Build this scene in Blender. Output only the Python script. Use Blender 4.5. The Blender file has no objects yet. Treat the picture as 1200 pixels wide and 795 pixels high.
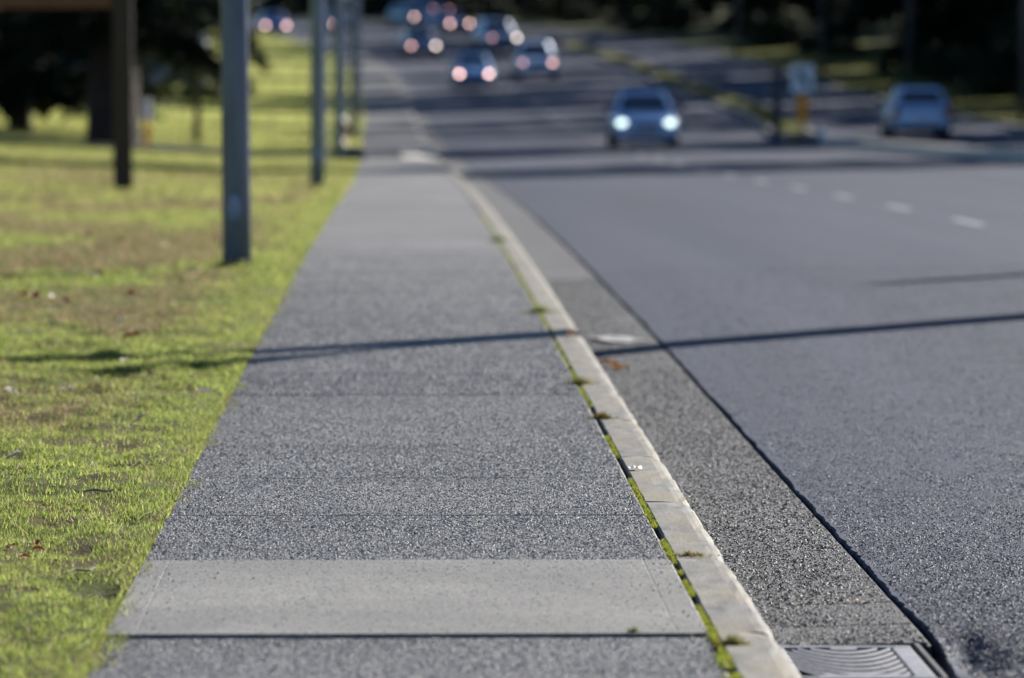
import bpy, bmesh, math, random
import numpy as np
from mathutils import Vector, Matrix
R = math.radians
S = bpy.context.scene
COL = S.collection
random.seed(4); RNG = np.random.default_rng(11)

# ------------------------------------------------------------------ camera
CAM_H = 1.5
cd = bpy.data.cameras.new('camera'); cam = bpy.data.objects.new('camera', cd); COL.objects.link(cam)
cam.location = (0, 0, CAM_H); cam.rotation_euler = (R(90 - 2.98), 0, R(-1.146))
cd.sensor_width = 36; cd.lens = 187.5; cd.clip_start = .2; cd.clip_end = 4000
cd.dof.use_dof = True; cd.dof.focus_distance = 17.9; cd.dof.aperture_fstop = 3.5
S.camera = cam
# ------------------------------------------------------------------ sky and sun
SUN_AZ, SUN_EL = 38.0, 23.0
W = bpy.data.worlds.new('World'); S.world = W; W.use_nodes = True
wn = W.node_tree.nodes
sky = wn.new('ShaderNodeTexSky'); sky.sky_type = 'NISHITA'; sky.sun_disc = False
sky.sun_elevation = R(SUN_EL); sky.sun_rotation = R(SUN_AZ); sky.ozone_density = 4.0; sky.dust_density = .1; sky.altitude = 2500
W.node_tree.links.new(sky.outputs[0], wn['Background'].inputs[0]); wn['Background'].inputs[1].default_value = .055
sv = Vector((math.sin(R(SUN_AZ)) * math.cos(R(SUN_EL)), math.cos(R(SUN_AZ)) * math.cos(R(SUN_EL)), math.sin(R(SUN_EL))))
sl = bpy.data.lights.new('sun', 'SUN'); sl.energy = 5.0; sl.angle = R(.5); sl.color = (1, .95, .88)
so = bpy.data.objects.new('sun', sl); COL.objects.link(so); so.rotation_euler = sv.to_track_quat('Z', 'Y').to_euler(); so.location = (60, 80, 60)
S.view_settings.view_transform = 'Standard'; S.view_settings.look = 'None'
S.view_settings.exposure = 1.3; S.view_settings.gamma = 1; S.view_settings.use_curve_mapping = False
S.cycles.use_denoising = True
S.cycles.max_bounces = 6; S.cycles.transparent_max_bounces = 6
S.cycles.sample_clamp_indirect = 6

# ------------------------------------------------------------------ course of the street: lateral shift and height along it
TD = np.arange(-300., 2000., 1.)
def _tab(k, box):
    k = np.array(k, float); v = np.interp(TD, k[:, 0], k[:, 1])
    # carry the last slope on
    for w in (box, box):
        p = np.concatenate([np.full(w, v[0]), v, v[-1] + (v[-1] - v[-2]) * np.arange(1, w + 1)])
        v = np.convolve(p, np.ones(w) / w, 'same')[w:-w]
    return v
TG = _tab([(-300, 0), (36, 0), (58, -.12), (80, -.33), (98, -.5), (120, -.64), (145, -.72), (180, -.5), (215, 0), (240, .55),
           (275, 1.7), (310, 2.75), (340, 3.5), (380, 4.3), (440, 5.2), (520, 6), (2000, 7)], 15)
TC = _tab([(-300, 0), (80, 0), (110, -.15), (145, -.4), (180, -.6), (215, -.9), (250, -1.5), (290, -3.6), (330, -8), (370, -15), (420, -27), (520, -58), (2000, -500)], 17)
def G(d): return np.interp(d, TD, TG)
def C(d): return np.interp(d, TD, TC)
def P(u, d, dz=0.): return Vector((float(u + C(d)), float(d), float(G(d) + dz)))
def heading(d):                                  # turn about z of a thing set along the street at d
    return float(np.arctan((C(d + 2) - C(d - 2)) / 4.)) * -1
def smooth(x, a, b):
    t = np.clip((np.asarray(x, float) - a) / (b - a), 0, 1); return t * t * (3 - 2 * t)
_L = RNG.random((256, 256))
def vn(x, y):                                    # value noise 0..1
    x = np.asarray(x, float); y = np.asarray(y, float)
    xi = np.floor(x).astype(int); yi = np.floor(y).astype(int); fx = x - xi; fy = y - yi
    fx = fx * fx * (3 - 2 * fx); fy = fy * fy * (3 - 2 * fy)
    a = _L[xi & 255, yi & 255]; b = _L[(xi + 1) & 255, yi & 255]; c = _L[xi & 255, (yi + 1) & 255]; e = _L[(xi + 1) & 255, (yi + 1) & 255]
    return a * (1 - fx) * (1 - fy) + b * fx * (1 - fy) + c * (1 - fx) * fy + e * fx * fy
def fbm(x, y): return (vn(x, y) + .5 * vn(x * 2.1 + 7, y * 2.1) + .25 * vn(x * 4.3, y * 4.3 + 3)) / 1.75
def lawn(u, d):                                  # height of the ground left of the walk and right of the road
    u = np.asarray(u, float); d = np.asarray(d, float)
    z = G(d) + np.where(u < 0, .06 * np.clip(-u - 3, 0, 9) * smooth(d, 55, 100), .04 * np.clip(u - 21, 0, 30))
    near = smooth(d, 70, 40)
    z = z + np.where(u < 0, 1, 0) * (.012 * smooth(-u, .82, 1.3) + near * smooth(-u, .8, 1.0) * (.07 * (fbm(u * 1.7, d * 1.1) - .5) + .075 * (fbm(u * 6, d * 3.) - .5)))
    # washed-out hollow at the edge of the walk
    z = z - .05 * np.exp(-(((u + .86) / .10) ** 2 + ((d - 15.2) / .28) ** 2)) - .03 * np.exp(-(((u + 1.0) / .2) ** 2 + ((d - 17.4) / .12) ** 2))
    return z

# ------------------------------------------------------------------ materials
def mat(name, c1, c2=None, scale=5., c3=None, scale3=.4, rough=.8, spec=.3, metal=0., bump=0., bscale=60., stretch=(1, 1, 1),
        speck=None, emit=None, es=0., attr=None, transl=0., world=True, rvar=0., coat=0., lo=.35, hi=.65, objrand=0.):
    m = bpy.data.materials.new(name); m.use_nodes = True
    nt = m.node_tree; N = nt.nodes; Lk = nt.links; b = N['Principled BSDF']
    b.inputs['Roughness'].default_value = rough; b.inputs['Specular IOR Level'].default_value = spec
    b.inputs['Metallic'].default_value = metal; b.inputs['Coat Weight'].default_value = coat
    if world: src = N.new('ShaderNodeNewGeometry').outputs['Position']
    else: src = N.new('ShaderNodeTexCoord').outputs['Object']
    mp = N.new('ShaderNodeMapping'); mp.inputs['Scale'].default_value = stretch; Lk.new(src, mp.inputs[0]); vec = mp.outputs[0]
    def noise(sc, det=5.):
        n = N.new('ShaderNodeTexNoise'); n.inputs['Scale'].default_value = sc; n.inputs['Detail'].default_value = det; Lk.new(vec, n.inputs['Vector'])
        r = N.new('ShaderNodeMapRange'); r.inputs[1].default_value = lo; r.inputs[2].default_value = hi; Lk.new(n.outputs[0], r.inputs[0]); return r.outputs[0]
    def mix(f, a, bb, mode='MIX'):
        x = N.new('ShaderNodeMix'); x.data_type = 'RGBA'; x.blend_type = mode
        if isinstance(f, float): x.inputs[0].default_value = f
        else: Lk.new(f, x.inputs[0])
        for k, v in ((6, a), (7, bb)):
            if isinstance(v, tuple): x.inputs[k].default_value = (*v, 1)
            else: Lk.new(v, x.inputs[k])
        return x.outputs[2]
    col = c1
    if attr:
        a = N.new('ShaderNodeAttribute'); a.attribute_name = attr; col = a.outputs['Color']
    if c2 is not None: col = mix(noise(scale), col, c2)
    if c3 is not None: col = mix(noise(scale3, 3.), col, c3)
    if speck:                                    # (scale, dark factor, light factor): grains of stone
        v = N.new('ShaderNodeTexVoronoi'); v.inputs['Scale'].default_value = speck[0]; Lk.new(src, v.inputs['Vector'])
        sp = N.new('ShaderNodeSeparateColor'); Lk.new(v.outputs['Color'], sp.inputs[0])
        r = N.new('ShaderNodeMapRange'); r.inputs[3].default_value = speck[1]; r.inputs[4].default_value = speck[2]; Lk.new(sp.outputs[0], r.inputs[0])
        cb = N.new('ShaderNodeCombineColor')
        for k in range(3): Lk.new(r.outputs[0], cb.inputs[k])
        col = mix(1., col, cb.outputs[0], 'MULTIPLY')
    if objrand:                                  # each piece was cast on its own and differs a little in tone
        oi = N.new('ShaderNodeObjectInfo'); r = N.new('ShaderNodeMapRange'); r.inputs[3].default_value = 1 - objrand; r.inputs[4].default_value = 1 + objrand
        Lk.new(oi.outputs['Random'], r.inputs[0]); cb = N.new('ShaderNodeCombineColor')
        for k in range(3): Lk.new(r.outputs[0], cb.inputs[k])
        col = mix(1., col, cb.outputs[0], 'MULTIPLY')
    if isinstance(col, tuple): b.inputs['Base Color'].default_value = (*col, 1)
    else: Lk.new(col, b.inputs['Base Color'])
    if rvar:
        r = N.new('ShaderNodeMapRange'); r.inputs[3].default_value = rough - rvar; r.inputs[4].default_value = rough + rvar
        Lk.new(noise(scale * .7), r.inputs[0]); Lk.new(r.outputs[0], b.inputs['Roughness'])
    if bump:
        n = N.new('ShaderNodeTexNoise'); n.inputs['Scale'].default_value = bscale; n.inputs['Detail'].default_value = 4; Lk.new(src, n.inputs['Vector'])
        bp = N.new('ShaderNodeBump'); bp.inputs['Strength'].default_value = bump; bp.inputs['Distance'].default_value = .6 / bscale
        Lk.new(n.outputs[0], bp.inputs['Height']); Lk.new(bp.outputs[0], b.inputs['Normal'])
    if emit:
        b.inputs['Emission Color'].default_value = (*emit, 1); b.inputs['Emission Strength'].default_value = es
    if transl:
        tr = N.new('ShaderNodeBsdfTranslucent'); ms = N.new('ShaderNodeMixShader'); ms.inputs[0].default_value = transl
        if isinstance(col, tuple): tr.inputs[0].default_value = (*col, 1)
        else: Lk.new(col, tr.inputs[0])
        Lk.new(b.outputs[0], ms.inputs[1]); Lk.new(tr.outputs[0], ms.inputs[2]); Lk.new(ms.outputs[0], N['Material Output'].inputs[0])
    return m
M = {}
M['walk'] = mat('washed_concrete', (.107, .106, .105), (.135, .133, .130), 2.2, (.082, .080, .078), .9, rough=.75, spec=.3, bump=.9, bscale=130, speck=(110, .45, 1.75), objrand=.035)
M['slab'] = mat('trowelled_concrete', (.150, .146, .134), (.178, .173, .158), 3.5, (.118, .115, .106), 1.3, rough=.8, spec=.3, bump=.5, bscale=170, speck=(150, .55, 1.5))
M['pebble'] = mat('pebble_stone', (.1, .1, .1), attr='tint', rough=.62, spec=.3)
M['kerb'] = mat('kerb_concrete', (.19, .183, .166), (.085, .083, .078), 7.0, (.175, .152, .108), 3.0, rough=.8, spec=.3, bump=.6, bscale=90, speck=(220, .75, 1.2), stretch=(2.2, .7, 1), objrand=.1)
M['gutter'] = mat('gutter_concrete', (.052, .051, .050), (.072, .07, .066), 1.4, (.044, .043, .043), 4, rough=.75, spec=.35, bump=.9, bscale=140, speck=(120, .5, 1.6))
M['asphalt'] = mat('worn_asphalt', (.0245, .0315, .053), (.043, .051, .077), .9, (.018, .0235, .042), .22, rough=.78, spec=.14, bump=.9, bscale=120, speck=(105, .5, 1.6), stretch=(1.6, .05, 1), rvar=.06)
M['wet_and_shade'] = mat('damp_dirt_and_shade', (.012, .012, .012), (.03, .027, .022), 20, rough=.9, spec=.2, bump=.8, bscale=60)
M['soil'] = mat('lawn_soil', (.15, .175, .045), (.19, .205, .06), 3., (.17, .165, .06), .25, rough=.95, spec=.1, bump=.6, bscale=40)
M['median_soil'] = mat('median_soil', (.045, .042, .022), (.07, .07, .03), 2., rough=.95, spec=.05, bump=.6, bscale=30)
M['ground'] = mat('lawn_ground', (.1, .1, .03), attr='tint', rough=.95, spec=.05, bump=.6, bscale=40)
M['blade'] = mat('grass_blade', (.1, .15, .02), attr='tint', rough=.6, spec=.1, transl=.55)
M['moss'] = mat('moss', (.1, .15, .02), attr='tint', rough=.8, spec=.1, transl=.35)
M['steel'] = mat('galvanised_steel', (.18, .23, .34), (.12, .155, .23), 3., rough=.38, spec=.6, metal=.2, bump=.1, bscale=25, world=False, rvar=.08, stretch=(3, 3, .6))
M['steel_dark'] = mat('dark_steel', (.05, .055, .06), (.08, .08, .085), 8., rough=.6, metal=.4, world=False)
M['iron'] = mat('cast_iron', (.30, .29, .285), (.2, .19, .185), 30., rough=.5, spec=.5, metal=0., bump=.4, bscale=120)
M['timber'] = mat('dark_timber', (.035, .024, .018), (.06, .038, .025), 6., rough=.8, bump=.4, bscale=30, stretch=(4, 4, .4), world=False)
M['timber_red'] = mat('stained_board', (.16, .065, .03), (.11, .045, .02), 5., rough=.7, bump=.3, bscale=30, stretch=(.5, 4, 4), world=False)
M['bark'] = mat('fir_bark', (.05, .03, .02), (.02, .013, .010), 4., rough=.9, bump=1., bscale=7, stretch=(3, 3, .5), world=False)
M['needles'] = mat('fir_needles', (.008, .014, .008), (.014, .02, .008), 1.2, rough=.8, spec=.1, transl=.08)
M['needles2'] = mat('fir_needles_olive', (.035, .05, .014), (.06, .07, .02), 1.5, rough=.7, spec=.25, transl=.3)
M['leafy'] = mat('hedge_leaf', (.012, .018, .008), (.025, .03, .010), 1.5, rough=.75, spec=.15, transl=.1)
M['brownleaf'] = mat('dry_leaf', (.20, .075, .03), (.28, .14, .06), 30., rough=.7, spec=.3, transl=.25, world=False)
M['redleaf'] = mat('red_dry_leaf', (.20, .04, .018), (.12, .03, .018), 30., rough=.7, transl=.25, world=False)
M['paleleaf'] = mat('pale_dry_leaf', (.66, .58, .48), (.5, .42, .33), 30., rough=.6, transl=.2, world=False)
M['twig'] = mat('dry_twig', (.16, .12, .08), (.3, .26, .2), 20., rough=.8, world=False)
M['paper'] = mat('weathered_paper', (.40, .39, .37), (.26, .25, .23), 12., rough=.7, world=False)
M['paint_white'] = mat('road_paint', (.33, .34, .35), (.2, .21, .22), 9., rough=.7, bump=.5, bscale=90, lo=.5, hi=.7)
M['white'] = mat('white_paint', (.88, .88, .88), (.82, .82, .83), 3., rough=.5, world=False)
M['black'] = mat('black_paint', (.015, .015, .017), rough=.5, world=False)
M['orange'] = mat('orange_sheeting', (1.0, .36, .02), (.95, .30, .02), 4., rough=.5, world=False)
M['hydrant'] = mat('hydrant_red', (.28, .02, .02), (.2, .015, .015), 5., rough=.5, world=False)
M['concrete'] = mat('plain_concrete', (.17, .165, .155), (.12, .118, .11), 2.5, rough=.85, bump=.4, bscale=60)
M['apron'] = mat('pale_apron_concrete', (.62, .57, .47), (.52, .48, .40), 1.2, rough=.75, bump=.4, bscale=60)
M['dkconcrete'] = mat('dark_vault_concrete', (.06, .062, .068), (.09, .09, .095), 3., rough=.85, bump=.4, bscale=50)
M['siding'] = mat('pale_siding', (.24, .22, .25), (.2, .18, .21), 1., rough=.7, stretch=(.2, 1, 4))
M['trim'] = mat('pale_blue_trim', (.5, .6, .68), (.45, .55, .62), 2., rough=.5)
M['shingle'] = mat('roof_shingle', (.06, .055, .055), (.09, .08, .08), 4., rough=.9, bump=.5, bscale=20)
M['bluebin'] = mat('blue_plastic', (.02, .16, .34), (.02, .13, .28), 3., rough=.45, world=False)
M['brick'] = mat('red_brick', (.24, .07, .045), (.17, .05, .035), 9., rough=.9, bump=.5, bscale=60)
M['glass'] = mat('car_glass', (.02, .028, .04), rough=.08, spec=.9, world=False)
M['winglass'] = mat('window_glass', (.03, .04, .05), rough=.08, spec=.9)
M['rubber'] = mat('tyre_rubber', (.014, .014, .015), (.02, .02, .02), 10., rough=.8, world=False)
M['rim'] = mat('alloy_rim', (.4, .41, .43), (.34, .35, .36), 6., rough=.35, metal=.8, world=False)
M['trimblack'] = mat('black_trim', (.015, .016, .02), (.02, .02, .024), 9., rough=.5, world=False)
M['lens'] = mat('headlamp_lens', (.45, .47, .5), rough=.12, spec=.8, world=False)
M['tail'] = mat('tail_lamp', (.25, .012, .012), (.2, .01, .01), 8., rough=.2, spec=.6, world=False)
M['plate'] = mat('licence_plate', (.6, .6, .62), rough=.5, world=False)
def paint(name, c): return mat(name, c, tuple(x * .93 for x in c), 3., rough=.32, spec=.5, metal=.25, coat=.6, world=False)
M['lamp_white'] = mat('lit_headlamp', (.8, .9, .88), emit=(.80, 1, .93), es=1.2)
M['lamp_warm'] = mat('lit_lamp_and_sun_glint', (.8, .7, .62), emit=(1, .60, .50), es=6.5)
M['lamp_dim'] = mat('dim_running_lamp', (.6, .4, .35), emit=(1, .50, .42), es=1.8)
M['lamp_mid'] = mat('warm_lamp_and_sun_glint', (.6, .45, .4), emit=(1, .55, .45), es=3.6)
M['lamp_pale'] = mat('pale_running_lamp', (.8, .75, .7), emit=(1, .82, .68), es=5.5)
M['lamp_bulb'] = mat('unlit_luminaire_glass', (.5, .5, .48), rough=.2, world=False)

# ------------------------------------------------------------------ mesh helpers
def link(name, me, m, parent=None, loc=(0, 0, 0), rot=(0, 0, 0), smoothed=False):
    o = bpy.data.objects.new(name, me); COL.objects.link(o)
    if m is not None and not me.materials: me.materials.append(m)
    if parent is not None: o.parent = parent
    o.location = loc; o.rotation_euler = rot
    if smoothed: me.polygons.foreach_set('use_smooth', [True] * len(me.polygons))
    return o
def pymesh(name, v, f):
    me = bpy.data.meshes.new(name); me.from_pydata([tuple(map(float, a)) for a in v], [], f); me.update(); return me
def trimesh(name, V, tint=None):                 # V (n,3,3): loose triangles, tint (n,3)
    n = len(V); me = bpy.data.meshes.new(name)
    me.vertices.add(n * 3); me.vertices.foreach_set('co', np.asarray(V, np.float32).reshape(-1))
    me.loops.add(n * 3); me.loops.foreach_set('vertex_index', np.arange(n * 3, dtype=np.int32))
    me.polygons.add(n); me.polygons.foreach_set('loop_start', np.arange(0, n * 3, 3, dtype=np.int32))
    if tint is not None:
        a = me.attributes.new('tint', 'FLOAT_COLOR', 'FACE')
        a.data.foreach_set('color', np.concatenate([tint, np.ones((n, 1))], 1).astype(np.float32).reshape(-1))
    me.update(calc_edges=True); return me
def grid(name, X, Y, Z):                         # 2-D arrays -> quad sheet
    h, w = X.shape; v = np.stack([X, Y, Z], -1).reshape(-1, 3)
    i = np.arange((h - 1) * (w - 1)); r = i // (w - 1); c = i % (w - 1); a = r * w + c
    f = np.stack([a, a + 1, a + w + 1, a + w], 1)
    me = bpy.data.meshes.new(name); me.vertices.add(len(v)); me.vertices.foreach_set('co', v.astype(np.float32).reshape(-1))
    me.loops.add(f.size); me.loops.foreach_set('vertex_index', f.astype(np.int32).reshape(-1))
    me.polygons.add(len(f)); me.polygons.foreach_set('loop_start', np.arange(0, f.size, 4, dtype=np.int32))
    me.update(calc_edges=True); me.validate(); me.polygons.foreach_set('use_smooth', [False] * len(me.polygons)); return me
def bm_mesh(name, bm):
    bmesh.ops.recalc_face_normals(bm, faces=bm.faces[:]); me = bpy.data.meshes.new(name); bm.to_mesh(me); bm.free(); return me
def box(name, lo, hi, bev=0.):
    bm = bmesh.new(); g = bmesh.ops.create_cube(bm, size=1)
    lo = Vector(lo); hi = Vector(hi)
    for v in bm.verts: v.co = Vector(((v.co.x + .5) * (hi.x - lo.x) + lo.x, (v.co.y + .5) * (hi.y - lo.y) + lo.y, (v.co.z + .5) * (hi.z - lo.z) + lo.z))
    if bev: bmesh.ops.bevel(bm, geom=bm.edges[:], offset=bev, segments=2, affect='EDGES', profile=.5)
    return bm_mesh(name, bm)
def tube(name, pts, rads, n=12, cap=True):       # swept tube along points
    pts = [Vector(p) for p in pts]; v = []; f = []
    for i, p in enumerate(pts):
        t = (pts[min(i + 1, len(pts) - 1)] - pts[max(i - 1, 0)]).normalized()
        a = t.cross(Vector((0, 1, 0)) if abs(t.y) < .9 else Vector((1, 0, 0))).normalized(); b = t.cross(a)
        for k in range(n):
            an = 2 * math.pi * k / n; v.append(p + rads[i] * (math.cos(an) * a + math.sin(an) * b))
    for i in range(len(pts) - 1):
        for k in range(n): f.append((i * n + k, i * n + (k + 1) % n, (i + 1) * n + (k + 1) % n, (i + 1) * n + k))
    if cap: f.append(tuple(range(n))[::-1]); f.append(tuple(range((len(pts) - 1) * n, len(pts) * n)))
    me = pymesh(name, v, f); return me
def lathe(name, prof, n=20, axis='Z'):           # prof [(r,z)]
    v = []; f = []
    for r, z in prof:
        for k in range(n):
            a = 2 * math.pi * k / n; c = (r * math.cos(a), r * math.sin(a), z)
            v.append(c if axis == 'Z' else (c[2], c[0], c[1]))
    for i in range(len(prof) - 1):
        for k in range(n): f.append((i * n + k, i * n + (k + 1) % n, (i + 1) * n + (k + 1) % n, (i + 1) * n + k))
    f.append(tuple(range(n))[::-1]); f.append(tuple(range((len(prof) - 1) * n, len(prof) * n)))
    return pymesh(name, v, f)
def ball(name, r, sc=(1, 1, 1), n=12):
    bm = bmesh.new(); bmesh.ops.create_uvsphere(bm, u_segments=n, v_segments=n * 2 // 3, radius=r)
    for v in bm.verts: v.co = Vector((v.co.x * sc[0], v.co.y * sc[1], v.co.z * sc[2]))
    return bm_mesh(name, bm)
def empty(name, loc=(0, 0, 0), rz=0.):
    o = bpy.data.objects.new(name, None); o.empty_display_size = .3; COL.objects.link(o); o.location = loc; o.rotation_euler = (0, 0, rz); return o
def tag(o, label=None, cat=None, group=None, kind=None):
    if label: o['label'] = label
    if cat: o['category'] = cat
    if group: o['group'] = group
    if kind: o['kind'] = kind
    return o
def copy_tree(o, parent=None):
    c = o.copy(); COL.objects.link(c); c.parent = parent
    for ch in list(o.children): copy_tree(ch, c)
    return c

# ------------------------------------------------------------------ ground sheet (lawns, verges, bed under the street)
ul = [-700, -400, -200, -110, -70, -45, -32, -24, -18, -14, -11, -9, -7.5, -6.3, -5.3, -4.6]
ul += list(np.arange(-4.1, -.85, .065)) + [-.83, -.812]
ur = [19.98, 20.4, 21, 23, 26, 30, 36, 45, 60, 90, 150, 300, 700]
U = np.array(ul + [-.80, 3, 9, 15, 19.96] + ur)
D = np.concatenate([np.arange(-60, 11, 6.), np.arange(11, 30, .085), np.arange(30, 62, .35), np.arange(62, 142, 2.), np.arange(142, 520, 6.), np.array([520, 600, 750, 1000, 1400, 1900])])
UU, DD = np.meshgrid(U, D)
ZZ = lawn(UU, DD); bed = (UU > -.806) & (UU < 19.97); ZZ = np.where(bed, G(DD) - .42, ZZ)
gme = grid('ground', UU + C(DD), DD, ZZ)
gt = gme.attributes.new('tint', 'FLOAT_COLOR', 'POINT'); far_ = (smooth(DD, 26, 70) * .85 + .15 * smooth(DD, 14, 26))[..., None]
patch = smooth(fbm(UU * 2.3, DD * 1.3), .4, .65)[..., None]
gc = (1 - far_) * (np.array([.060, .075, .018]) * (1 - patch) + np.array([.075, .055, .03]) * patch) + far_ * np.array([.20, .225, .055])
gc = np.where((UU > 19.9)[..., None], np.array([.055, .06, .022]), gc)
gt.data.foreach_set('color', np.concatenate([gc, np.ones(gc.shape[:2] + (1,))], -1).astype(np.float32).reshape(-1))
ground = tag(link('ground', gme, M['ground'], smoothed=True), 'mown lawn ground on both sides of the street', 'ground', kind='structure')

# ------------------------------------------------------------------ pavement: slabs, kerb stones, gutter pans
def slab_mesh(name, u0, u1, d0, d1, z=(0, 0, 0, 0), ch=.007, deep=.12, groove=None, nd=1):
    ds = np.linspace(d0, d1, nd + 1); v = []; f = []
    def zz(u, d):
        a = (u - u0) / (u1 - u0); b = (d - d0) / (d1 - d0)
        return (1 - a) * (1 - b) * z[0] + a * (1 - b) * z[1] + a * b * z[2] + (1 - a) * b * z[3]
    # across: side bottom, side top, chamfer in, ... ; along: the same
    us = [(u0, -deep), (u0, -ch), (u0 + ch, 0)]
    if groove:
        for g in (u0 + groove, u1 - groove): us += [(g - .003, 0), (g, -.0012), (g + .003, 0)]
    us += [(u1 - ch, 0), (u1, -ch), (u1, -deep)]
    rows = [(d0, -deep), (d0, -ch), (d0 + ch, 0)] + [(x, 0) for x in ds[1:-1]] + [(d1 - ch, 0), (d1, -ch), (d1, -deep)]
    for d, dz in rows:
        for u, uz in us: v.append(P(u, d, zz(u, d) + min(dz, uz)))
    w = len(us)
    for r in range(len(rows) - 1):
        for c in range(w - 1): f.append((r * w + c, r * w + c + 1, (r + 1) * w + c + 1, (r + 1) * w + c))
    return pymesh(name, v, f)
walk = tag(empty('sidewalk', (0, 12, 0)), 'grey washed-concrete sidewalk of square slabs running beside the kerb', 'sidewalk', kind='structure')
UL, UR = -.795, .80
joints = [9.2, 10.8, 12.36, 13.93, 16.03]
while joints[-1] < 62: joints.append(joints[-1] + 1.6)
slab_top = []
WP = walk.matrix_world
def under(parent, o):                            # world-built mesh under a parent that is not at the origin
    o.parent = parent; o.matrix_parent_inverse = Matrix.Translation(parent.location).inverted() if not parent.rotation_euler.z else (Matrix.Translation(parent.location) @ Matrix.Rotation(parent.rotation_euler.z, 4, 'Z')).inverted()
    return o
for a, b in zip(joints[:-1], joints[1:]):
    smoothone = abs(a - 13.93) < .01
    lift = -.010 if b < 13.94 else (.0 if smoothone else -.003)
    z = tuple(lift + (0 if smoothone else random.uniform(-.0014, .0014)) for _ in range(4))
    slab_top.append((a, b, z, smoothone))
    me = slab_mesh('slab', UL, UR, a + .004, b - .004, z, groove=.085 if smoothone else None, nd=2)
    s = under(walk, link('slab', me, M['slab'] if smoothone else M['walk']))
    if smoothone: s['label'] = 'smooth pale concrete slab with tooled edges'
# from the last joint on, the walk continues as one run to the driveway, then beyond it
def strip(name, prof, ds, m, dzf=None):          # prof [(u,dz)]
    ds = np.asarray(ds, float); pu = np.array([p[0] for p in prof]); pz = np.array([p[1] for p in prof])
    UU, DD = np.meshgrid(pu, ds)
    return link(name, grid(name, UU + C(DD), DD, G(DD) + pz[None, :]), m)
last = joints[-1]
under(walk, strip('slab_run', [(UL, -.12), (UL, 0), (UR, 0), (UR, -.12)], np.arange(last + .004, 117, 2.5), M['walk']))
under(walk, strip('slab_run', [(UL, -.12), (UL, 0), (UR, 0), (UR, -.12)], np.concatenate([np.arange(129, 520, 3.), [560, 640, 800]]), M['gutter']))  # darker gutter material stands for shade on the walk beyond the driveway
# kerb
kerb = tag(empty('kerb', (.9, 12, 0)), 'cream stained concrete kerb stones between sidewalk and gutter', 'kerb', kind='structure')
KP = [(.815, -.2), (.815, -.006), (.821, 0), (.88, 0), (.925, -.001), (.948, -.004), (.966, -.011), (.978, -.024), (.985, -.045), (.996, -.2)]
def kerb_mesh(d0, d1, seed, n=14):
    rg = np.random.default_rng(seed); ds = np.linspace(d0, d1, n); v = []; f = []
    for i, d in enumerate(ds):
        e = min(i, n - 1 - i); chip = 0 if e else .006
        wob = rg.normal(0, .0022); 
        for k, (u, dz) in enumerate(KP):
            ed = smooth(u, .93, .98)
            v.append(P(u - ed * (chip + abs(wob)) , d, dz - (.004 * (not e) if dz > -.1 else 0) + (rg.normal(0, .0012) if dz > -.1 else 0)))
    w = len(KP)
    for r in range(n - 1):
        for c in range(w - 1): f.append((r * w + c, r * w + c + 1, (r + 1) * w + c + 1, (r + 1) * w + c))
    f.append(tuple(range(w))); f.append(tuple(range((n - 1) * w, n * w))[::-1])
    return pymesh('kerb_stone', v, f)
kj = [9.9, 11.95, 14.0, 16.1]
while kj[-1] < 60: kj.append(kj[-1] + 2.1 + random.uniform(-.03, .03))
for i, (a, b) in enumerate(zip(kj[:-1], kj[1:])):
    under(kerb, link('kerb_stone', kerb_mesh(a + .004, b - .004, i), M['kerb'], smoothed=False))
for a, b in ((kj[-1] + .004, 113.), (132., 700.)):
    under(kerb, strip('kerb_run', KP, np.arange(a, b, 2.5), M['kerb'] if a < 120 else M['concrete']))  # far run takes a darker concrete, as if in shade
# gutter
gutter = tag(empty('gutter', (1.2, 12, -.13)), 'dark concrete gutter strip between kerb and asphalt', 'gutter', kind='structure')
def gz(u): return -.135 + .03 * (u - 1.0)
GRATE0, GRATE1 = 14.0, 14.78
gj = [9., 13.2, 15.3, 15.92, 21.9, 28., 34., 44.3, 50.3, 56.3, 62.3]
for a, b in zip(gj[:-1], gj[1:]):
    segs = [(a, b)] if not (a < GRATE0 < b) else [(a, GRATE0 - .03), (GRATE1 + .03, b)]
    for p, q in segs:
        ue = 1.434 if q < 14.2 else 1.468
        me = slab_mesh('gutter_pan', .994, ue, p + .004, q - .004, tuple(gz(x) + random.uniform(-.002, .002) for x in (.994, 1.468, 1.468, .994)), ch=.01, nd=4, deep=.1)
        under(gutter, link('gutter_pan', me, M['gutter']))
under(gutter, link('gutter_pan', slab_mesh('gutter_pan', .994, 1.025, GRATE0 - .024, GRATE1 + .024, (-.136,) * 4, ch=.004, deep=.1), M['gutter']))
under(gutter, link('gutter_pan', slab_mesh('gutter_pan', 1.415, 1.434, GRATE0 - .024, GRATE1 + .024, (-.122,) * 4, ch=.004, deep=.1), M['gutter']))
under(gutter, strip('gutter_run', [(.994, gz(.994)), (1.468, gz(1.468))], np.arange(62.31, 800, 3.), M['gutter']))

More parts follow.
